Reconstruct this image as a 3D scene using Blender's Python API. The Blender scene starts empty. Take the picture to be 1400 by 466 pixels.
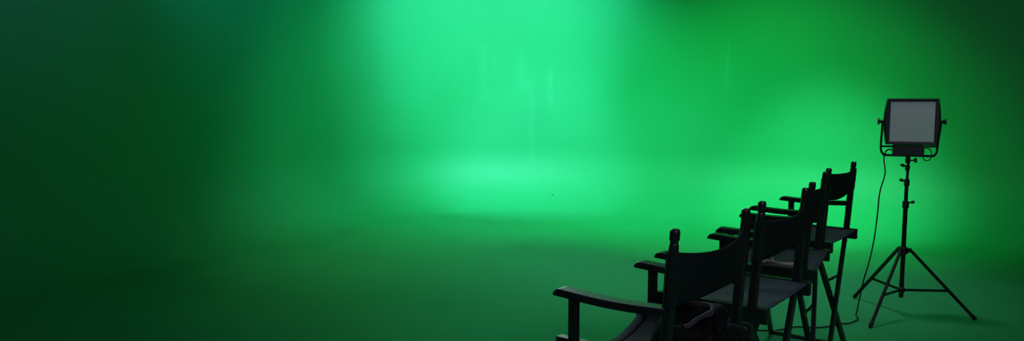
import bpy, bmesh, math, random
from mathutils import Vector, Matrix, noise
PI = math.pi
scene = bpy.context.scene
C = scene.collection
random.seed(4)

# ------------------------------------------------------------------ materials
def new_mat(name):
    m = bpy.data.materials.new(name); m.use_nodes = True
    return m, m.node_tree.nodes, m.node_tree.links, m.node_tree.nodes['Principled BSDF']

def plain(name, col, rough=.5, metal=0, noise_amt=.25, scale=30, bump=.0, spec=.5):
    m, N, L, b = new_mat(name)
    b.inputs['Roughness'].default_value = rough
    b.inputs['Metallic'].default_value = metal
    b.inputs['Specular IOR Level'].default_value = spec
    tc = N.new('ShaderNodeTexCoord')
    nz = N.new('ShaderNodeTexNoise'); nz.inputs['Scale'].default_value = scale; nz.inputs['Detail'].default_value = 4
    L.new(tc.outputs['Object'], nz.inputs['Vector'])
    mx = N.new('ShaderNodeMix'); mx.data_type = 'RGBA'
    mx.inputs[6].default_value = (*[c * (1 - noise_amt) for c in col], 1)
    mx.inputs[7].default_value = (*[min(1, c * (1 + noise_amt)) for c in col], 1)
    L.new(nz.outputs['Fac'], mx.inputs[0]); L.new(mx.outputs[2], b.inputs['Base Color'])
    if bump:
        bp = N.new('ShaderNodeBump'); bp.inputs['Strength'].default_value = bump; bp.inputs['Distance'].default_value = .002
        L.new(nz.outputs['Fac'], bp.inputs['Height']); L.new(bp.outputs['Normal'], b.inputs['Normal'])
    return m

def fabric(name, col, rough=.85, scale=900, sheen=.2, spec=.25):
    m, N, L, b = new_mat(name)
    b.inputs['Roughness'].default_value = rough
    b.inputs['Specular IOR Level'].default_value = spec
    b.inputs['Sheen Weight'].default_value = sheen
    tc = N.new('ShaderNodeTexCoord')
    ck = N.new('ShaderNodeTexChecker'); ck.inputs['Scale'].default_value = scale
    ck.inputs['Color1'].default_value = (*[c * .85 for c in col], 1)
    ck.inputs['Color2'].default_value = (*[c * 1.15 for c in col], 1)
    nz = N.new('ShaderNodeTexNoise'); nz.inputs['Scale'].default_value = 14; nz.inputs['Detail'].default_value = 3
    L.new(tc.outputs['Object'], ck.inputs['Vector']); L.new(tc.outputs['Object'], nz.inputs['Vector'])
    mx = N.new('ShaderNodeMix'); mx.data_type = 'RGBA'; mx.blend_type = 'MULTIPLY'; mx.inputs[0].default_value = .5
    L.new(ck.outputs['Color'], mx.inputs[6]); L.new(nz.outputs['Color'], mx.inputs[7])
    hs = N.new('ShaderNodeHueSaturation'); hs.inputs['Value'].default_value = 1.35; hs.inputs['Saturation'].default_value = .9
    L.new(mx.outputs[2], hs.inputs['Color']); L.new(hs.outputs['Color'], b.inputs['Base Color'])
    bp = N.new('ShaderNodeBump'); bp.inputs['Strength'].default_value = .25; bp.inputs['Distance'].default_value = .0015
    L.new(nz.outputs['Fac'], bp.inputs['Height']); L.new(bp.outputs['Normal'], b.inputs['Normal'])
    return m

GREEN = (.032, .42, .135)

def green_paint(name, streaks=(), rough=.55, floor=False):
    """chroma key paint: faint roller mottling; on the walls old drips and touch-ups at (u, v) metres along and up the wall"""
    m, N, L, b = new_mat(name)
    b.inputs['Roughness'].default_value = rough
    b.inputs['Specular IOR Level'].default_value = .18 if floor else .25
    tc = N.new('ShaderNodeTexCoord')
    def noise_node(scale, detail=3, src='Object', stretch=None):
        nz = N.new('ShaderNodeTexNoise'); nz.inputs['Scale'].default_value = scale; nz.inputs['Detail'].default_value = detail
        if stretch:
            mp = N.new('ShaderNodeMapping'); mp.inputs['Scale'].default_value = stretch
            L.new(tc.outputs[src], mp.inputs['Vector']); L.new(mp.outputs['Vector'], nz.inputs['Vector'])
        else:
            L.new(tc.outputs[src], nz.inputs['Vector'])
        return nz.outputs['Fac']
    def math_node(op, a, c=None, d=None, clamp=False):
        n = N.new('ShaderNodeMath'); n.operation = op; n.use_clamp = clamp
        for i, x in enumerate((a, c, d)):
            if x is None: continue
            if hasattr(x, 'links'): L.new(x, n.inputs[i])
            else: n.inputs[i].default_value = x
        return n.outputs[0]
    big = noise_node(.9, 4); fine = noise_node(38, 5)
    val = math_node('ADD', math_node('MULTIPLY', big, .16), math_node('MULTIPLY', fine, .10))
    val = math_node('ADD', val, .87)
    hs = N.new('ShaderNodeHueSaturation'); hs.inputs['Color'].default_value = (*GREEN, 1)
    L.new(val, hs.inputs['Value'])
    col = hs.outputs['Color']
    if streaks:
        sep = N.new('ShaderNodeSeparateXYZ'); L.new(tc.outputs['UV'], sep.inputs[0])
        wob = noise_node(7, 4, 'UV', (1, .35, 1))
        brush = noise_node(30, 4, 'UV', (1, .12, 1))
        total = None
        for (u0, v0, v1, w, s) in streaks:
            du = math_node('ABSOLUTE', math_node('SUBTRACT', math_node('ADD', sep.outputs[0], math_node('MULTIPLY', math_node('SUBTRACT', wob, .5), .10)), u0))
            mu = math_node('SUBTRACT', 1.0, math_node('DIVIDE', du, w), clamp=True)
            mv = math_node('MULTIPLY', math_node('MULTIPLY', math_node('SUBTRACT', sep.outputs[1], v0), 6.0, clamp=True),
                           math_node('MULTIPLY', math_node('SUBTRACT', v1, sep.outputs[1]), 14.0, clamp=True))
            k = math_node('MULTIPLY', math_node('MULTIPLY', mu, mv), s)
            total = k if total is None else math_node('ADD', total, k)
        total = math_node('MULTIPLY', total, math_node('MULTIPLY', brush, 1.7), clamp=True)
        mx = N.new('ShaderNodeMix'); mx.data_type = 'RGBA'
        mx.inputs[7].default_value = (.065, .52, .20, 1)
        L.new(total, mx.inputs[0]); L.new(col, mx.inputs[6]); col = mx.outputs[2]
        for (u0, v0, r) in SPECKS:
            du = math_node('SUBTRACT', sep.outputs[0], u0); dv = math_node('SUBTRACT', sep.outputs[1], v0)
            d2 = math_node('ADD', math_node('MULTIPLY', du, du), math_node('MULTIPLY', dv, dv))
            k = math_node('LESS_THAN', d2, r * r)
            mx = N.new('ShaderNodeMix'); mx.data_type = 'RGBA'; mx.inputs[7].default_value = (.01, .09, .04, 1)
            L.new(k, mx.inputs[0]); L.new(col, mx.inputs[6]); col = mx.outputs[2]
    if floor:
        sc = noise_node(2.2, 6, 'Object', (1, .45, 1))
        r = N.new('ShaderNodeMapRange'); r.inputs[1].default_value = .52; r.inputs[2].default_value = .75
        r.inputs[3].default_value = 0; r.inputs[4].default_value = .28
        L.new(sc, r.inputs[0])
        mx = N.new('ShaderNodeMix'); mx.data_type = 'RGBA'
        mx.inputs[7].default_value = (.02, .26, .09, 1)
        L.new(r.outputs[0], mx.inputs[0]); L.new(col, mx.inputs[6]); col = mx.outputs[2]
    L.new(col, b.inputs['Base Color'])
    bp = N.new('ShaderNodeBump'); bp.inputs['Strength'].default_value = .12; bp.inputs['Distance'].default_value = .002
    L.new(fine, bp.inputs['Height']); L.new(bp.outputs['Normal'], b.inputs['Normal'])
    return m

BLACK_WOOD = plain('black_painted_wood', (.012, .0135, .014), .33, 0, .3, 40, .15)
BACK_CANVAS = fabric('black_canvas', (.0045, .011, .012), .9, 700, .0)
SEAT_CANVAS = fabric('slate_canvas', (.048, .078, .098), .85, 700, .05, .15)
HEM = fabric('dark_hem', (.008, .009, .010), .9, 700, .05)
DARK_METAL = plain('dark_metal', (.010, .0105, .011), .4, .5, .2, 60)
BLACK_PLASTIC = plain('black_plastic', (.005, .0055, .0055), .5, 0, .2, 60)
STEEL = plain('worn_steel', (.55, .55, .53), .3, 1, .15, 80)
RUBBER = plain('rubber', (.008, .008, .008), .8, 0, .2, 60)
JACKET = fabric('charcoal_cloth', (.0045, .005, .005), .75, 500, .03, .10)
LIT_RIM = fabric('lit_cloth_edge', (.034, .036, .036), .7, 500, .2)  # jacket cloth made lighter: the rim's highlight is put into its colour
TAN = fabric('tan_cloth', (.55, .45, .36), .85, 600, .2)

# ------------------------------------------------------------------ helpers
def link(name, bm, mat, parent=None, smooth=False, bevel=0, label=None):
    bmesh.ops.recalc_face_normals(bm, faces=bm.faces)
    me = bpy.data.meshes.new(name); bm.to_mesh(me); bm.free()
    if smooth:
        for p in me.polygons: p.use_smooth = True
    o = bpy.data.objects.new(name, me); C.objects.link(o)
    me.materials.append(mat)
    if parent: o.parent = parent
    if bevel:
        md = o.modifiers.new('bevel', 'BEVEL'); md.width = bevel; md.segments = 2; md.limit_method = 'ANGLE'; md.angle_limit = .6
    if label: o['label'] = label
    return o

def thing(name, label, cat, loc=(0, 0, 0), rotz=0, group=None):
    o = bpy.data.objects.new(name, None); C.objects.link(o)
    o.location = loc; o.rotation_euler = (0, 0, rotz)
    o['label'] = label; o['category'] = cat
    if group: o['group'] = group
    o.empty_display_size = .1
    return o

def add_box(bm, x0, x1, y0, y1, z0, z1):
    v = [bm.verts.new((x, y, z)) for x in (x0, x1) for y in (y0, y1) for z in (z0, z1)]
    for f in ((0, 1, 3, 2), (4, 6, 7, 5), (0, 4, 5, 1), (2, 3, 7, 6), (0, 2, 6, 4), (1, 5, 7, 3)):
        bm.faces.new([v[i] for i in f])

def box(x0, x1, y0, y1, z0, z1):
    bm = bmesh.new(); add_box(bm, x0, x1, y0, y1, z0, z1); return bm

def add_bar(bm, a, b, wu, wv, up=(1, 0, 0)):
    """rectangular bar from a to b; wu is its size along up (made square to the bar), wv across"""
    a, b = Vector(a), Vector(b); d = (b - a).normalized()
    u = Vector(up); u = (u - d * u.dot(d)).normalized(); v = d.cross(u)
    ring = []
    for p in (a, b):
        ring.append([bm.verts.new(p + u * s * wu / 2 + v * t * wv / 2) for s, t in ((-1, -1), (1, -1), (1, 1), (-1, 1))])
    for i in range(4):
        j = (i + 1) % 4
        bm.faces.new((ring[0][i], ring[0][j], ring[1][j], ring[1][i]))
    bm.faces.new(ring[0][::-1]); bm.faces.new(ring[1])

def add_tube(bm, pts, r, n=10, caps=True, flat=1.0):
    """round tube along a polyline; r is a number or a list; flat squeezes it in z"""
    pts = [Vector(p) for p in pts]; rr = r if isinstance(r, (list, tuple)) else [r] * len(pts)
    rings = []; ref = None
    for i, p in enumerate(pts):
        d = (pts[min(i + 1, len(pts) - 1)] - pts[max(i - 1, 0)]).normalized()
        if ref is None:
            ref = Vector((0, 0, 1)) if abs(d.z) < .9 else Vector((1, 0, 0))
        u = (ref - d * ref.dot(d)).normalized(); ref = u; v = d.cross(u)
        ring = []
        for k in range(n):
            o = (u * math.cos(2 * PI * k / n) + v * math.sin(2 * PI * k / n)) * rr[i]
            o.z *= flat
            ring.append(bm.verts.new(p + o))
        rings.append(ring)
    for a, b in zip(rings, rings[1:]):
        for k in range(n):
            bm.faces.new((a[k], a[(k + 1) % n], b[(k + 1) % n], b[k]))
    if caps:
        bm.faces.new(rings[0][::-1]); bm.faces.new(rings[-1])

def tube(pts, r, n=10, flat=1.0):
    bm = bmesh.new(); add_tube(bm, pts, r, n, True, flat); return bm

def spline(pts, n=8):
    """Catmull-Rom through pts"""
    P = [Vector(p) for p in pts]; P = [P[0] * 2 - P[1]] + P + [P[-1] * 2 - P[-2]]
    out = []
    for i in range(1, len(P) - 2):
        for k in range(n):
            t = k / n
            out.append(.5 * (2 * P[i] + (P[i + 1] - P[i - 1]) * t + (2 * P[i - 1] - 5 * P[i] + 4 * P[i + 1] - P[i + 2]) * t * t
                             + (3 * P[i] - P[i - 1] - 3 * P[i + 1] + P[i + 2]) * t ** 3))
    out.append(P[-2]); return out

def add_grid(bm, nu, nv, fn):
    vs = [[bm.verts.new(fn(i / nu, j / nv)) for j in range(nv + 1)] for i in range(nu + 1)]
    for i in range(nu):
        for j in range(nv):
            bm.faces.new((vs[i][j], vs[i + 1][j], vs[i + 1][j + 1], vs[i][j + 1]))
    return vs

def solid_sheet(nu, nv, fn, nrm_t):
    """closed sheet: fn(a,b,+1) and fn(a,b,-1) are its two faces"""
    bm = bmesh.new()
    top = [[bm.verts.new(fn(i / nu, j / nv, 1)) for j in range(nv + 1)] for i in range(nu + 1)]
    bot = [[bm.verts.new(fn(i / nu, j / nv, -1)) for j in range(nv + 1)] for i in range(nu + 1)]
    for i in range(nu):
        for j in range(nv):
            bm.faces.new((top[i][j], top[i + 1][j], top[i + 1][j + 1], top[i][j + 1]))
            bm.faces.new((bot[i][j], bot[i][j + 1], bot[i + 1][j + 1], bot[i + 1][j]))
    for i in range(nu):
        bm.faces.new((top[i][0], bot[i][0], bot[i + 1][0], top[i + 1][0]))
        bm.faces.new((top[i][nv], top[i + 1][nv], bot[i + 1][nv], bot[i][nv]))
    for j in range(nv):
        bm.faces.new((top[0][j], top[0][j + 1], bot[0][j + 1], bot[0][j]))
        bm.faces.new((top[nu][j], bot[nu][j], bot[nu][j + 1], top[nu][j + 1]))
    return bm

# ------------------------------------------------------------------ the cyclorama
APEX = Vector((-.80, 11.05)); DL = Vector((-.5, -.866)); DR = Vector((.866, -.5))
RC = 2.0      # plan radius of the rounded corner where floor meets cove
COVE = .85    # radius of the cove
HEIGHT = 6.5
def plan():
    """(point, outward normal, running length) along the line where the floor meets the cove, left wall end to right wall end"""
    c = APEX + (DL + DR) * RC
    nl = DR * -1; nr = DL * -1                 # outward normals of the left and right wall
    out = []
    tl = APEX + DL * RC; tr = APEX + DR * RC
    for k in range(16): out.append((tl + DL * (15 - 15 * k / 16), nl))
    n = 40
    for k in range(n + 1):
        a = k / n * PI / 2
        d = nl * math.cos(a) + nr * math.sin(a)
        out.append((c + d * RC, d))
    for k in range(1, 17): out.append((tr + DR * (13 * k / 16), nr))
    mid = 16 + n // 2
    return out, mid, PI / 2 * (RC + COVE) / n
PLAN, MID, STEP = plan()
def run_length():
    s = [0.0]
    for (p, n), (q, m) in zip(PLAN, PLAN[1:]):
        s.append(s[-1] + ((q + m * COVE) - (p + n * COVE)).length)
    return [x - s[MID] for x in s]
RUN = run_length()
def profile():
    out = []
    for k in range(17):
        a = k / 16 * PI / 2
        out.append((COVE * math.sin(a), COVE * (1 - math.cos(a)), COVE * a))
    for k in range(1, 13):
        z = COVE + (HEIGHT - COVE) * k / 12
        out.append((COVE, z, COVE * PI / 2 + z - COVE))
    return out
PROF = profile()

# old drips and touch-ups: run along the wall, low end, high end, half width (metres), strength
STREAKS = [(.40, 1.9, 2.85, .10, .3), (.55, 2.2, 2.7, .08, .22), (.95, 2.05, 2.75, .13, .32), (1.38, 1.8, 2.5, .06, .36), (1.10, 1.0, 2.3, .06, .25),
           (1.27, 3.0, 3.4, .03, .22), (3.88, 2.05, 2.84, .035, .6)]
SPECKS = [(1.48, .56, .013), (1.505, .545, .006), (1.47, .535, .005)]
def build_wall(name, i0, i1, mat):
    bm = bmesh.new(); uvl = bm.loops.layers.uv.new('wall_metres')
    vs = {}; uv = {}
    for i in range(i0, i1 + 1):
        p, n = PLAN[i]
        for j, (o, z, l) in enumerate(PROF):
            v = bm.verts.new((p.x + n.x * o, p.y + n.y * o, z)); vs[i, j] = v; uv[v] = (RUN[i], l)
    for i in range(i0, i1):
        for j in range(len(PROF) - 1):
            f = bm.faces.new((vs[i, j], vs[i, j + 1], vs[i + 1, j + 1], vs[i + 1, j]))
            for lp in f.loops: lp[uvl].uv = uv[lp.vert]
    me = bpy.data.meshes.new(name); bm.to_mesh(me); bm.free()
    for p in me.polygons: p.use_smooth = True
    o = bpy.data.objects.new(name, me); C.objects.link(o); me.materials.append(mat)
    o['kind'] = 'structure'
    return o
WALL = green_paint('chroma_green_wall', STREAKS)
FLOOR = green_paint('chroma_green_floor', (), .5, True)
build_wall('wall_left', 0, MID, WALL)
build_wall('wall_right', MID, len(PLAN) - 1, WALL)
bm = bmesh.new()
vs = [bm.verts.new((p.x, p.y, 0)) for p, n in PLAN]
bm.faces.new(vs)
bmesh.ops.triangulate(bm, faces=bm.faces)
fl = link('floor', bm, FLOOR); fl['kind'] = 'structure'

# ------------------------------------------------------------------ director's chairs
ZR, RR, RF, W, ZA, LEAN, ZT = .7564, .0627, .404, .2709, .9256, .0264, 1.17
RAIL_H, RAIL_W = .062, .036
def seat_z(y, u, sag):
    """height of the seat sling between the rails: y in -1..1"""
    return ZR - .006 - sag * (1 - y * y) ** .8

def make_chair(label, loc, t, near_slip, far_slip, near_h, far_h, back_sag, bow, drop, seat_sag):
    """forward is +x, the side nearer the camera is +y"""
    root = thing('director_chair', label, 'chair', (loc[0], loc[1], 0), PI - t, "row of tall black director's chairs")
    for s in (1, -1):
        y = s * W
        # seat rail
        link('seat_rail', box(-RR, RF, y - RAIL_W / 2, y + RAIL_W / 2, ZR - RAIL_H, ZR), BLACK_WOOD, root, bevel=.004)
        # back post: square below, turned finial on top
        bm = bmesh.new()
        prof = [(ZR - .03, .017, 4), (1.080, .017, 4), (1.086, .0165, 8), (1.112, .0155, 8), (1.122, .0145, 8), (1.127, .0125, 8), (1.133, .0130, 8), (1.138, .0160, 8),
                (1.162, .0160, 8), (1.168, .0140, 8), (1.171, .010, 8)]
        rings = []
        for z, r, kind in prof:
            uc = -LEAN * (z - ZR) / (ZT - ZR)
            ring = []
            for k in range(16):
                a = 2 * PI * (k + .5) / 16
                q = (abs(math.cos(a)) ** 5 + abs(math.sin(a)) ** 5) ** (-1 / 5) if kind == 4 else 1
                ring.append(bm.verts.new((uc + r * q * math.cos(a), y + r * q * math.sin(a), z)))
            rings.append(ring)
        for a, b in zip(rings, rings[1:]):
            for k in range(16): bm.faces.new((a[k], a[(k + 1) % 16], b[(k + 1) % 16], b[k]))
        bm.faces.new(rings[0][::-1]); bm.faces.new(rings[-1])
        link('back_post', bm, BLACK_WOOD, root)
        # armrest: board with a rounded nose, dished a little along its length
        wa, th = .056, .027
        def arm(a, b, side, y=y):
            u = -.012 + a * (RF + .020)
            half = wa / 2
            nose = max(0, (u - (RF - .014)) / .022)
            dip = -.008 * math.sin(PI * min(1, max(0, a))) ** 1.2
            top = ZA + dip - .016 * nose ** 2
            return (u, y + (b - .5) * 2 * half, top if side > 0 else ZA + dip - th)
        link('armrest', solid_sheet(30, 4, arm, 0), BLACK_WOOD, root, bevel=.004)
        # front arm post
        link('arm_post', box(.325, .358, y - .012, y + .012, ZR - .01, ZA - .022), BLACK_WOOD, root, bevel=.003)
    # seat sling
    def seat(a, b, side):
        y = (a - .5) * 2; u = -.052 + b * .43
        sg = seat_sag[0] + (seat_sag[1] - seat_sag[0]) * b ** 1.3
        z = seat_z(y, u, sg)
        z += .004 * noise.noise(Vector((u * 9, y * 3, loc[0] * 5))) * (1 - y * y)
        return (u, y * (W - .012), z + side * .0016)
    st = link('seat', solid_sheet(28, 18, seat, 0), SEAT_CANVAS, root, smooth=False, label='slate grey canvas sling seat')
    for p in st.data.polygons: p.use_smooth = True
    # dark stitched band set in from the front edge
    def band(a, b, side):
        x, y, z = seat(.02 + a * .96, .90 + b * .035, side)
        return (x, y, z + (.0016 if side > 0 else 0))
    link('hem', solid_sheet(28, 2, band, 0), HEM, st, smooth=True, label='black stitched band along the front of the seat')
    # back sling with a sleeve round each post
    def back(a, b, side):
        y = (a - .5) * 2 * (W + .0215); s = (y / W + 1) / 2          # s 1 at the near post
        near = min(1, max(0, s)); mid = 4 * near * (1 - near); far = 1 - near
        slack = far * near ** .6 / .347                              # slackest towards the far post
        top = ZT - (far_slip + (near_slip - far_slip) * near) - back_sag * slack
        bot = ZT - (far_slip + far_h + (near_slip + near_h - far_slip - far_h) * near) - drop * mid
        z = bot + (top - bot) * b
        d = max(0, W + .0215 - abs(y))                               # distance from the sleeve's outer edge
        h = math.sqrt(max(0, .0215 ** 2 - (d - .0215) ** 2)) if d < .0215 else max(.0025, .0215 * math.exp(-(d - .0215) / .008))
        uc = -LEAN * (z - ZR) / (ZT - ZR) - bow * mid ** .85 * (.7 + .3 * b)
        uc += .006 * noise.noise(Vector((y * 5, z * 7, loc[1]))) * mid
        return (uc + side * (h + .0004), y, z)
    bk = link('backrest', solid_sheet(48, 12, back, 0), BACK_CANVAS, root, smooth=True, label='black canvas back sling sleeved over two posts')
    # crossed legs, front and rear pair
    zt = ZR - RAIL_H
    for u, spl in ((0, -.055), (.335, .075)):
        for s, du in ((1, .030), (-1, .004)):
            a0 = Vector((u + du, s * (W - .004), zt + .018)); a1 = Vector((u + du + spl, -s * (W - .012), .012))
            bm = bmesh.new(); add_bar(bm, a0, a1, .022, .040)
            lg = link('leg', bm, BLACK_WOOD, root, bevel=.003)
            bx = u + du - .010
            bm = bmesh.new(); add_tube(bm, [(bx, s * (W - .012), zt - .014), (bx - .005, s * (W - .012), zt - .014)], .0045, 10)
            link('bolt', bm, STEEL, lg, label='bright bolt head')
        # folding brace between the crossed legs, above where they meet
        zb = .49; k = (zt + .018 - zb) / (zt + .006)
        yb = W * (1 - 2 * k); x = u + spl * k
        bm = bmesh.new()
        add_bar(bm, (x + .030, yb + .012, zb), (x + .004, -yb - .012, zb + .006), .007, .014)
        add_tube(bm, [(x + .022, .010, zb + .003), (x + .008, .010, zb + .003)], .008, 8)
        link('brace', bm, DARK_METAL, root)
    for s in (1, -1):
        link('foot_rail', box(-.065, .445, s * W - .016, s * W + .016, 0, .024), BLACK_WOOD, root, bevel=.004)
    return root

make_chair("nearest tall black director's chair with a dark jacket heaped on its seat", (.6443, 2.5083), .6838, .070, .028, .178, .212, .050, .040, .0, (.050, .085))
make_chair("second nearest tall black director's chair, its slate grey seat empty", (1.1007, 3.1251), .6557, .072, .026, .165, .190, .042, .040, .0, (.010, .030))
make_chair("tall black director's chair with a scrap of tan cloth on its seat", (1.5106, 3.8022), .4929, .038, .035, .165, .165, .012, .025, .006, (.012, .03))
make_chair("farthest tall black director's chair, nearest the light stand", (1.9103, 4.4697), .6543, .030, .040, .148, .130, .014, .018, .022, (.012, .03))

# ------------------------------------------------------------------ things left on the seats
def on_chair(name, label, cat, loc, t):
    return thing(name, label, cat, (loc[0], loc[1], 0), PI - t)

jk = on_chair('jacket', 'dark jacket bundled on the seat of the nearest chair and hanging off its back edge', 'jacket', (.6443, 2.5083), .6838)
JC = (.040, .012)
def heap(a, r):
    """bundled cloth: a crater with a raised rim, wrinkled outward"""
    ru, ry = .104 + .012 * math.sin(2 * a + 1), .150 + .015 * math.sin(3 * a)
    u = JC[0] + r * (ru * math.cos(a)) + .012 * r * math.sin(5 * a); y = JC[1] + r * ry * math.sin(a)
    base = .708 + .040 * (y / W) ** 2 * 2
    rise = .104 * math.exp(-((r - .56) / .26) ** 2) + .030 * (1 - r)
    if r > .56: rise = .104 * max(0, 1 - ((r - .56) / .46) ** 2.2) ** .8
    tilt = 1 - .24 * math.cos(a - 2.3) * min(1, r * 2)
    fold = .011 * (1 - abs(noise.noise(Vector((math.cos(a) * 1.7, math.sin(a) * 1.7, r * 1.1 + 3)))) * 2.4) * math.sin(PI * min(1, r * 1.05))
    z = base + rise * tilt + fold
    return Vector((u, y, z))
bm = bmesh.new()
na, nr = 96, 30
rows = [[bm.verts.new(heap(2 * PI * k / na, .03 + .97 * j / nr)) for k in range(na)] for j in range(nr + 1)]
for j in range(nr):
    for k in range(na): bm.faces.new((rows[j][k], rows[j][(k + 1) % na], rows[j + 1][(k + 1) % na], rows[j + 1][k]))
bm.faces.new(rows[0])
o = link('body', bm, JACKET, jk, smooth=True)
md = o.modifiers.new('thickness', 'SOLIDIFY'); md.thickness = .005; md.offset = 0
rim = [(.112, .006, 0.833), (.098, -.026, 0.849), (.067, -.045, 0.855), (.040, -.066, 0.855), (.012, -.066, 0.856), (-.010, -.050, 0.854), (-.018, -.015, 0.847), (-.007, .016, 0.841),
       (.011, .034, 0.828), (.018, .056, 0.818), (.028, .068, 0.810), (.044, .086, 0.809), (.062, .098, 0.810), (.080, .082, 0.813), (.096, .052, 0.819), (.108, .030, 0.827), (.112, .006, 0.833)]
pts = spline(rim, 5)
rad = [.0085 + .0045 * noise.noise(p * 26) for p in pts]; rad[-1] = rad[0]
link('collar', tube(pts, rad, 10), LIT_RIM, jk, smooth=True, label='folded collar edge, its highlight painted in as lighter cloth')
ridge = spline([(.012, -.070, .846), (-.020, -.062, .848), (-.050, -.030, .838), (-.062, .010, .800), (-.066, .030, .765)], 6)
link('sleeve', tube(ridge, [.010 + .014 * math.sin(PI * (i / (len(ridge) - 1)) ** .8) + .003 * noise.noise(p * 40) for i, p in enumerate(ridge)], 12), JACKET, jk, smooth=True)
def tail(a, b, side):
    y = .165 - .375 * a
    z = .795 - .33 * b + .012 * math.sin(a * 9) * b
    u = -.048 - .052 * min(1, b * 3.2) ** .6 - .012 * b
    n = .014 * math.sin(a * 17 + 2.2 * math.sin(b * 3)) * (.35 + b) + .01 * noise.noise(Vector((a * 4, b * 4, 7)))
    edge = 1 - .25 * b * abs(a - .5)
    return (u - abs(n) + side * .002, y * edge, z - .035 * (2 * a - 1) ** 2)
link('tail', solid_sheet(48, 20, tail, 0), JACKET, jk, smooth=True)

sc_ = on_chair('cloth_scrap', 'small crumpled tan cloth lying on the third chair seat', 'cloth', (1.5106, 3.8022), .4929)
path = spline([(.196, 0.234, 0.757), (.176, 0.216, 0.762), (.150, 0.224, 0.763), (.122, 0.230, 0.760), (.094, 0.226, 0.760), (.066, 0.222, 0.760), (.046, 0.214, 0.761)], 8)
bm = bmesh.new()
add_tube(bm, path, [max(.006, .0105 + .006 * noise.noise(p * 70) + (.003 if i < 16 else 0)) for i, p in enumerate(path)], 12, True, .75)
link('strip', bm, TAN, sc_, smooth=True)
loop = spline([(.196, 0.234, 0.760), (.190, 0.212, 0.772), (.172, 0.203, 0.780), (.152, 0.210, 0.776), (.146, 0.224, 0.766)], 6)
link('fold', tube(loop, [.0055 + .002 * noise.noise(p * 60) for p in loop], 8), TAN, sc_, smooth=True)

# ------------------------------------------------------------------ light stand
SX, SY = 2.800, 5.387
stand = thing('light_stand', 'black folding tripod light stand on the green floor, holding an LED panel', 'light stand', (SX, SY, 0), 0)
link('pole', tube([(0, 0, .13), (0, 0, .80)], .0155, 14), DARK_METAL, stand, smooth=False)
link('pole', tube([(0, 0, .78), (0, 0, .96)], .0125, 14), DARK_METAL, stand)
link('pole', tube([(0, 0, .94), (.004, 0, 1.098)], .0095, 12), DARK_METAL, stand)
for z0, z1, r, sx in ((.775, .83, .0215, 1), (.935, .985, .0185, -1), (1.045, 1.085, .016, -1)):
    cl = link('collar', tube([(0, 0, z0), (0, 0, z0 + .008), (0, 0, z1 - .008), (0, 0, z1)], [r * .85, r, r, r * .8], 14), BLACK_PLASTIC, stand)
    zc = (z0 + z1) / 2 + .012
    k = link('knob', tube([(sx * r * .7, -.004, zc), (sx * (r + .014), -.006, zc + .004), (sx * (r + .016), -.006, zc + .004), (sx * (r + .034), -.008, zc + .010)],
                          [.006, .006, .012, .010], 8), BLACK_PLASTIC, cl)
ang = [math.radians(a) for a in (105, 221, 344)]
hub = link('hub', tube([(0, 0, .445), (0, 0, .455), (0, 0, .490), (0, 0, .50)], [.022, .030, .030, .022], 16), BLACK_PLASTIC, stand)
lower = link('hub', tube([(0, 0, .165), (0, 0, .17), (0, 0, .20), (0, 0, .205)], [.018, .024, .024, .018], 16), BLACK_PLASTIC, stand)
for a in ang:
    d = Vector((math.cos(a), math.sin(a), 0)); p = Vector((-d.y, d.x, 0))
    top = d * .045 + Vector((0, 0, .478)); foot = d * .476 + Vector((0, 0, .012))
    bm = bmesh.new()
    add_bar(bm, d * .02 + Vector((0, 0, .47)), top + d * .008, .03, .018, up=(0, 0, 1))
    add_bar(bm, top, foot, .022, .016, up=(0, 0, 1))
    lg = link('leg', bm, DARK_METAL, stand, bevel=.002)
    bm = bmesh.new(); e = (foot - top).normalized()
    add_tube(bm, [foot - e * .035, foot - e * .03, foot + e * .006, foot + e * .010], [.012, .0145, .0145, .010], 10)
    link('rubber_foot', bm, RUBBER, lg, label='black rubber foot')
    k = .60; m = top.lerp(foot, k)
    bm = bmesh.new(); add_bar(bm, d * .018 + Vector((0, 0, .185)), m, .006, .018, up=p)
    link('brace', bm, DARK_METAL, stand)

# ------------------------------------------------------------------ LED panel
PZ = 1.392
YAW = math.radians(-20)
panel = thing('led_panel', 'square LED panel light, switched off, on top of the tripod stand', 'studio light', (SX + .012, SY, 1.12), YAW)
PX = .9     # the panel's width factor
panel.scale = (PX, 1, 1)
def pz(z): return z - 1.12
def outline(hw, hh, bulge):
    pts = []
    for s in (1, -1):
        pass
    return [(-hw, -hh), (hw, -hh), (hw + bulge * .7, -hh * .45), (hw + bulge, 0), (hw + bulge * .7, hh * .5), (hw, hh), (-hw, hh),
            (-hw - bulge * .7, hh * .5), (-hw - bulge, 0), (-hw - bulge * .7, -hh * .45)]
HW, HH = .178, .162
def ringloft(bm, secs, cap0=True, cap1=True):
    rings = [[bm.verts.new((x, y, z)) for x, z in pts] for y, pts in secs]
    n = len(rings[0])
    for a, b in zip(rings, rings[1:]):
        for k in range(n): bm.faces.new((a[k], a[(k + 1) % n], b[(k + 1) % n], b[k]))
    if cap0: bm.faces.new(rings[0])
    if cap1: bm.faces.new(rings[-1][::-1])
zc = pz(PZ)
def sh(pts): return [(x, z + zc) for x, z in pts]
inner = [(-.156, -.140), (.156, -.140), (.156, -.06), (.156, 0), (.156, .06), (.156, .140), (-.156, .140), (-.156, .06), (-.156, 0), (-.156, -.06)]
bm = bmesh.new()
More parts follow.
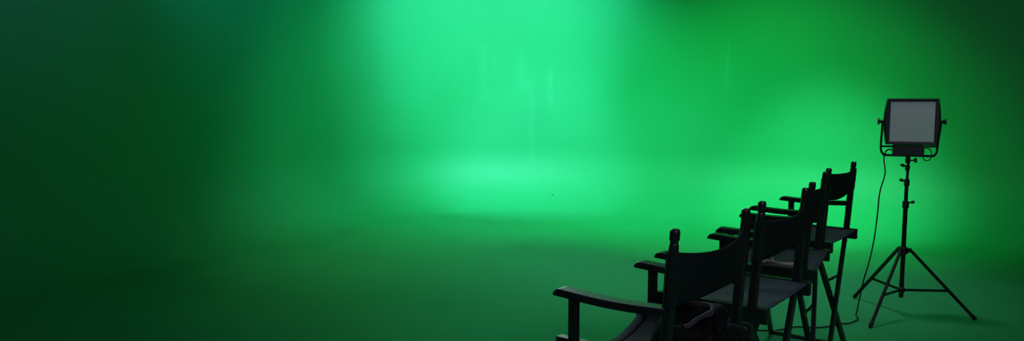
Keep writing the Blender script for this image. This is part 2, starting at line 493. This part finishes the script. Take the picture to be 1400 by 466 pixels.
# front recess -> front rim -> sides -> back
ringloft(bm, [(-.030, sh(inner)), (-.042, sh(inner)), (-.044, sh(outline(HW - .004, HH - .004, .014))), (-.036, sh(outline(HW, HH, .022))),
              (.03, sh(outline(HW, HH, .022))), (.06, sh(outline(HW - .03, HH - .02, .01))), (.095, sh(outline(HW - .06, HH - .05, .008)))], False, True)
housing = link('housing', bm, BLACK_PLASTIC, panel, bevel=.002)
for k in range(7):
    x = -.09 + k * .03
    bm = box(x - .003, x + .003, .09, .118, zc - .10, zc + .10)
    link('cooling_fin', bm, DARK_METAL, housing)
# diffuser with its columns of lamps showing faintly
m, N, L, b = new_mat('panel_diffuser')
b.inputs['Roughness'].default_value = .35
tc = N.new('ShaderNodeTexCoord'); sep = N.new('ShaderNodeSeparateXYZ'); L.new(tc.outputs['Object'], sep.inputs[0])
def sine(sock, f):
    a = N.new('ShaderNodeMath'); a.operation = 'MULTIPLY'; a.inputs[1].default_value = f; L.new(sock, a.inputs[0])
    s = N.new('ShaderNodeMath'); s.operation = 'SINE'; L.new(a.outputs[0], s.inputs[0]); return s.outputs[0]
sx, sz = sine(sep.outputs[0], 2 * PI / .0125), sine(sep.outputs[2], 2 * PI / .0125)
a = N.new('ShaderNodeMath'); a.operation = 'MULTIPLY'; a.inputs[1].default_value = .35; L.new(sz, a.inputs[0])
a2 = N.new('ShaderNodeMath'); a2.operation = 'ADD'; L.new(sx, a2.inputs[0]); L.new(a.outputs[0], a2.inputs[1])
mr = N.new('ShaderNodeMapRange'); mr.inputs[1].default_value = -1.4; mr.inputs[2].default_value = 1.4; L.new(a2.outputs[0], mr.inputs[0])
mx = N.new('ShaderNodeMix'); mx.data_type = 'RGBA'
mx.inputs[6].default_value = (.64, .68, .70, 1); mx.inputs[7].default_value = (.86, .88, .90, 1)
L.new(mr.outputs[0], mx.inputs[0]); L.new(mx.outputs[2], b.inputs['Base Color'])
DIFF = m
link('diffuser', box(-.157, .157, -.0335, -.029, zc - .141, zc + .141), DIFF, panel, label='pale grey diffuser face with faint vertical columns of lamps')
# yoke
yz0 = pz(1.152)
def rounded_u():
    L_, R_ = -.206, .200
    pts = [(-.204, 0, zc + .005), (-.207, 0, zc - .08), (-.209, 0, zc - .17), (-.205, 0, yz0 + .030), (-.190, 0, yz0 + .008), (-.165, 0, yz0),
           (0, 0, yz0), (.150, 0, yz0), (.172, 0, yz0 + .008), (.186, 0, yz0 + .030), (.190, 0, zc - .15), (.199, 0, zc - .07), (.206, 0, zc + .005)]
    return spline(pts, 4)
yoke = link('yoke', tube(rounded_u(), .0085, 10), DARK_METAL, panel, smooth=True)
bm = bmesh.new(); add_bar(bm, (-.205, 0, zc - .178), (.190, 0, zc - .172), .014, .012, up=(0, 0, 1)); link('crossbar', bm, DARK_METAL, yoke)
for s in (-1, 1):
    x0 = s * .188
    bm = bmesh.new()
    add_tube(bm, [(x0, 0, zc), (s * .214, 0, zc), (s * .2145, 0, zc), (s * .228, 0, zc), (s * .2285, 0, zc), (s * .240, 0, zc)], [.009, .009, .015, .013, .024 if s < 0 else .019, .022 if s < 0 else .021], 10)
    link('tilt_knob', bm, BLACK_PLASTIC, panel)
psu = link('power_supply', box(-.125, .095, -.035, .035, yz0 - .004, zc - .166), BLACK_PLASTIC, panel, bevel=.006)
bm = bmesh.new(); add_tube(bm, [(-.012, 0, pz(1.155)), (-.012, 0, pz(1.125)), (-.012, 0, pz(1.099))], [.016, .019, .018], 12)
rc = link('stand_receiver', bm, BLACK_PLASTIC, panel)
bm = bmesh.new(); add_tube(bm, [(0, -.004, pz(1.118)), (.03, -.01, pz(1.12)), (.031, -.01, pz(1.12)), (.05, -.012, pz(1.122))], [.006, .006, .017, .016], 10)
link('knob', bm, BLACK_PLASTIC, rc)
link('lead', tube(spline([(.09, -.02, yz0 + .05), (.125, -.03, yz0 + .055), (.145, -.03, yz0 + .02), (.135, -.03, yz0 - .022), (.105, -.03, yz0 - .030), (.085, -.025, yz0 - .005), (.083, -.02, yz0 + .004)], 5), .0035, 6), RUBBER, psu, smooth=True, label='short looped lead')
# power cable: leaves the supply at the left, hangs down and runs over the floor to the chairs
Rz = Matrix.Rotation(YAW, 3, 'Z')
def pw(x, y, z): return Vector((SX + .012, SY, 0)) + Rz @ Vector((x * PX, y, z))
cab = [pw(-.131, -.02, 1.190), pw(-.155, -.03, 1.195), pw(-.180, -.03, 1.170), pw(-.186, -.03, 1.120), (2.615, 5.33, 1.03), (2.575, 5.31, .90), (2.555, 5.29, .73),
       (2.535, 5.28, .57), (2.505, 5.27, .42), (2.475, 5.28, .28), (2.470, 5.32, .13), (2.475, 5.36, .03), (2.470, 5.36, .0065),
       (2.440, 5.26, .0065), (2.392, 5.213, .0065), (2.33, 5.16, .0065), (2.258, 5.150, .0065), (2.16, 5.09, .0065), (2.061, 5.061, .0065), (1.93, 5.08, .0065), (1.76, 5.0, .0065), (1.5, 5.02, .0065)]
cb = link('power_cable', tube(spline(cab, 6), .0048, 8), RUBBER, None, smooth=True)
cb['label'] = 'thin black cable hanging from the LED panel and running across the floor'; cb['category'] = 'cable'

# ------------------------------------------------------------------ camera
cam = bpy.data.cameras.new('camera'); co = bpy.data.objects.new('camera', cam); C.objects.link(co)
co.location = (0, 0, 1.5704); co.rotation_euler = (PI / 2 - .097, 0, 0)
cam.sensor_fit = 'HORIZONTAL'; cam.sensor_width = 36; cam.lens = 1044.83 / 1400 * 36
cam.clip_start = .05
scene.camera = co

# ------------------------------------------------------------------ lights
def spot(name, loc, target, power, col, angle, blend, radius=.15):
    d = bpy.data.lights.new(name, 'SPOT'); d.energy = power; d.color = col; d.spot_size = math.radians(angle); d.spot_blend = blend
    d.shadow_soft_size = radius
    o = bpy.data.objects.new(name, d); C.objects.link(o); o.location = loc
    o.rotation_euler = (Vector(target) - Vector(loc)).to_track_quat('-Z', 'Y').to_euler()
    return o
def area(name, loc, target, power, col, size):
    d = bpy.data.lights.new(name, 'AREA'); d.energy = power; d.color = col; d.size = size; d.shape = 'SQUARE'
    o = bpy.data.objects.new(name, d); C.objects.link(o); o.location = loc
    o.rotation_euler = (Vector(target) - Vector(loc)).to_track_quat('-Z', 'Y').to_euler()
    return o
spot('base_spot', (0.95,6.19,4.0), (1.73,9.70,.7), 337.4, (0.479, 0.649, 1.000), 34,1.0,.2)
spot('base_spot', (1.16,5.90,4.0), (2.59,9.20,.7), 182.4, (0.000, 0.816, 1.000), 48,1.0,.2)
spot('base_spot', (1.40,5.75,4.0), (3.46,8.70,.7), 936.2, (0.315, 1.000, 0.812), 34,1.0,.2)
spot('chair_spot', (1.0, 3.3, 4.6), (1.25, 3.5, .75), 14, (.55, .8, 1), 34, 1.0, .3)  # unseen spot added above the row to brighten the seats
spot('chair_spot', (-.05, 8.3, 3.5), (.6, 2.9, .85), 170, (.88, .97, 1), 24, 1.0, .25)
spot('floor_fill', (-1.2,7.2,4.8), (-1.2,8.2,0), 131.6, (0.849, 1.000, 0.788), 60,1.0,.2)  # this and the next two: unseen spots added to lift the floor
spot('floor_fill', (-0.5,5.5,4.8), (-0.5,6.5,0), 101.5, (1.000, 0.729, 0.328), 60,1.0,.2)
spot('floor_fill', (2,5.8,4.8), (2,6.8,0), 310.7, (1.000, 0.616, 0.946), 60,1.0,.2)
spot('low_spot', (0.21,6.8,4.8), (0.34,10.50,.9), 865.6, (0.386, 0.499, 1.000), 32,.8,.2)
area('overhead_fill', (0,5.2,4.6), (.8,3.0,.8), 6.9, (0.585, 0.000, 1.000), 1.6)
area('overhead_fill', (2.5,4.5,4.6), (2.5,4.0,0), 13.5, (0.758, 1.000, 0.443), 1.6)  # unseen area light, added to brighten the floor by the chairs
spot('high_spot', (0.00,7.2,5.4), (-0.2,11.2,2.2), 196.2, (0.402, 0.850, 1.000), 54,.6,.25)
spot('high_spot', (0.00,7.2,5.4), (-0.2,11.2,2.9), 840.4, (0.244, 0.646, 1.000), 54,.6,.25)
spot('high_spot', (-0.25,7.2,5.4), (-0.7,11.2,2.2), 417.3, (0.334, 0.970, 1.000), 54,.6,.25)
spot('high_spot', (0.25,7.2,5.4), (0.3,11.2,2.2), 389.3, (0.059, 1.000, 0.756), 54,.6,.25)
spot('side_spot', (-2.6,6.8,5.0), (-3.0,8.8,3.6), 193.9, (0.102, 0.509, 1.000), 80,1.0,.2)
spot('side_spot', (-1.2, 4.4, 4.9), (-4.0, 6.4, 3.7), 130, (.55, .3, 1), 56, 1.0, .3)
area('front_fill', (1.0,-1.5,3.2), (2.5,5.4,1.0), 49.7, (0.678, 0.789, 1.000), 1.5)  # unseen fill added on the camera side for the LED panel's face
spot('cyc_spot', (0.14,6.85,4.5), (-0.95,9.86,0.9), 264.3, (0.347, 1.000, 0.689), 70,1.0,.2)
spot('cyc_spot', (0.14,6.85,4.5), (-0.95,9.86,2.4), 130.9, (0.000, 1.000, 0.738), 70,1.0,.2)
spot('cyc_spot', (0.63,7.10,4.5), (0.69,10.30,0.9), 422.5, (0.193, 1.000, 0.738), 70,1.0,.2)
spot('cyc_spot', (1.08,6.38,4.5), (2.77,9.10,0.9), 722.6, (0.084, 1.000, 0.334), 70,1.0,.2)

w = bpy.data.worlds.new('world'); scene.world = w; w.use_nodes = True
w.node_tree.nodes['Background'].inputs[0].default_value = (.5, .8, .8, 1)
w.node_tree.nodes['Background'].inputs[1].default_value = .004

vs_ = scene.view_settings
scene.display_settings.display_device = 'sRGB'
vs_.view_transform = 'Standard'; vs_.look = 'None'; vs_.gamma = 1; vs_.exposure = 0; vs_.use_curve_mapping = False
scene.cycles.use_denoising = True
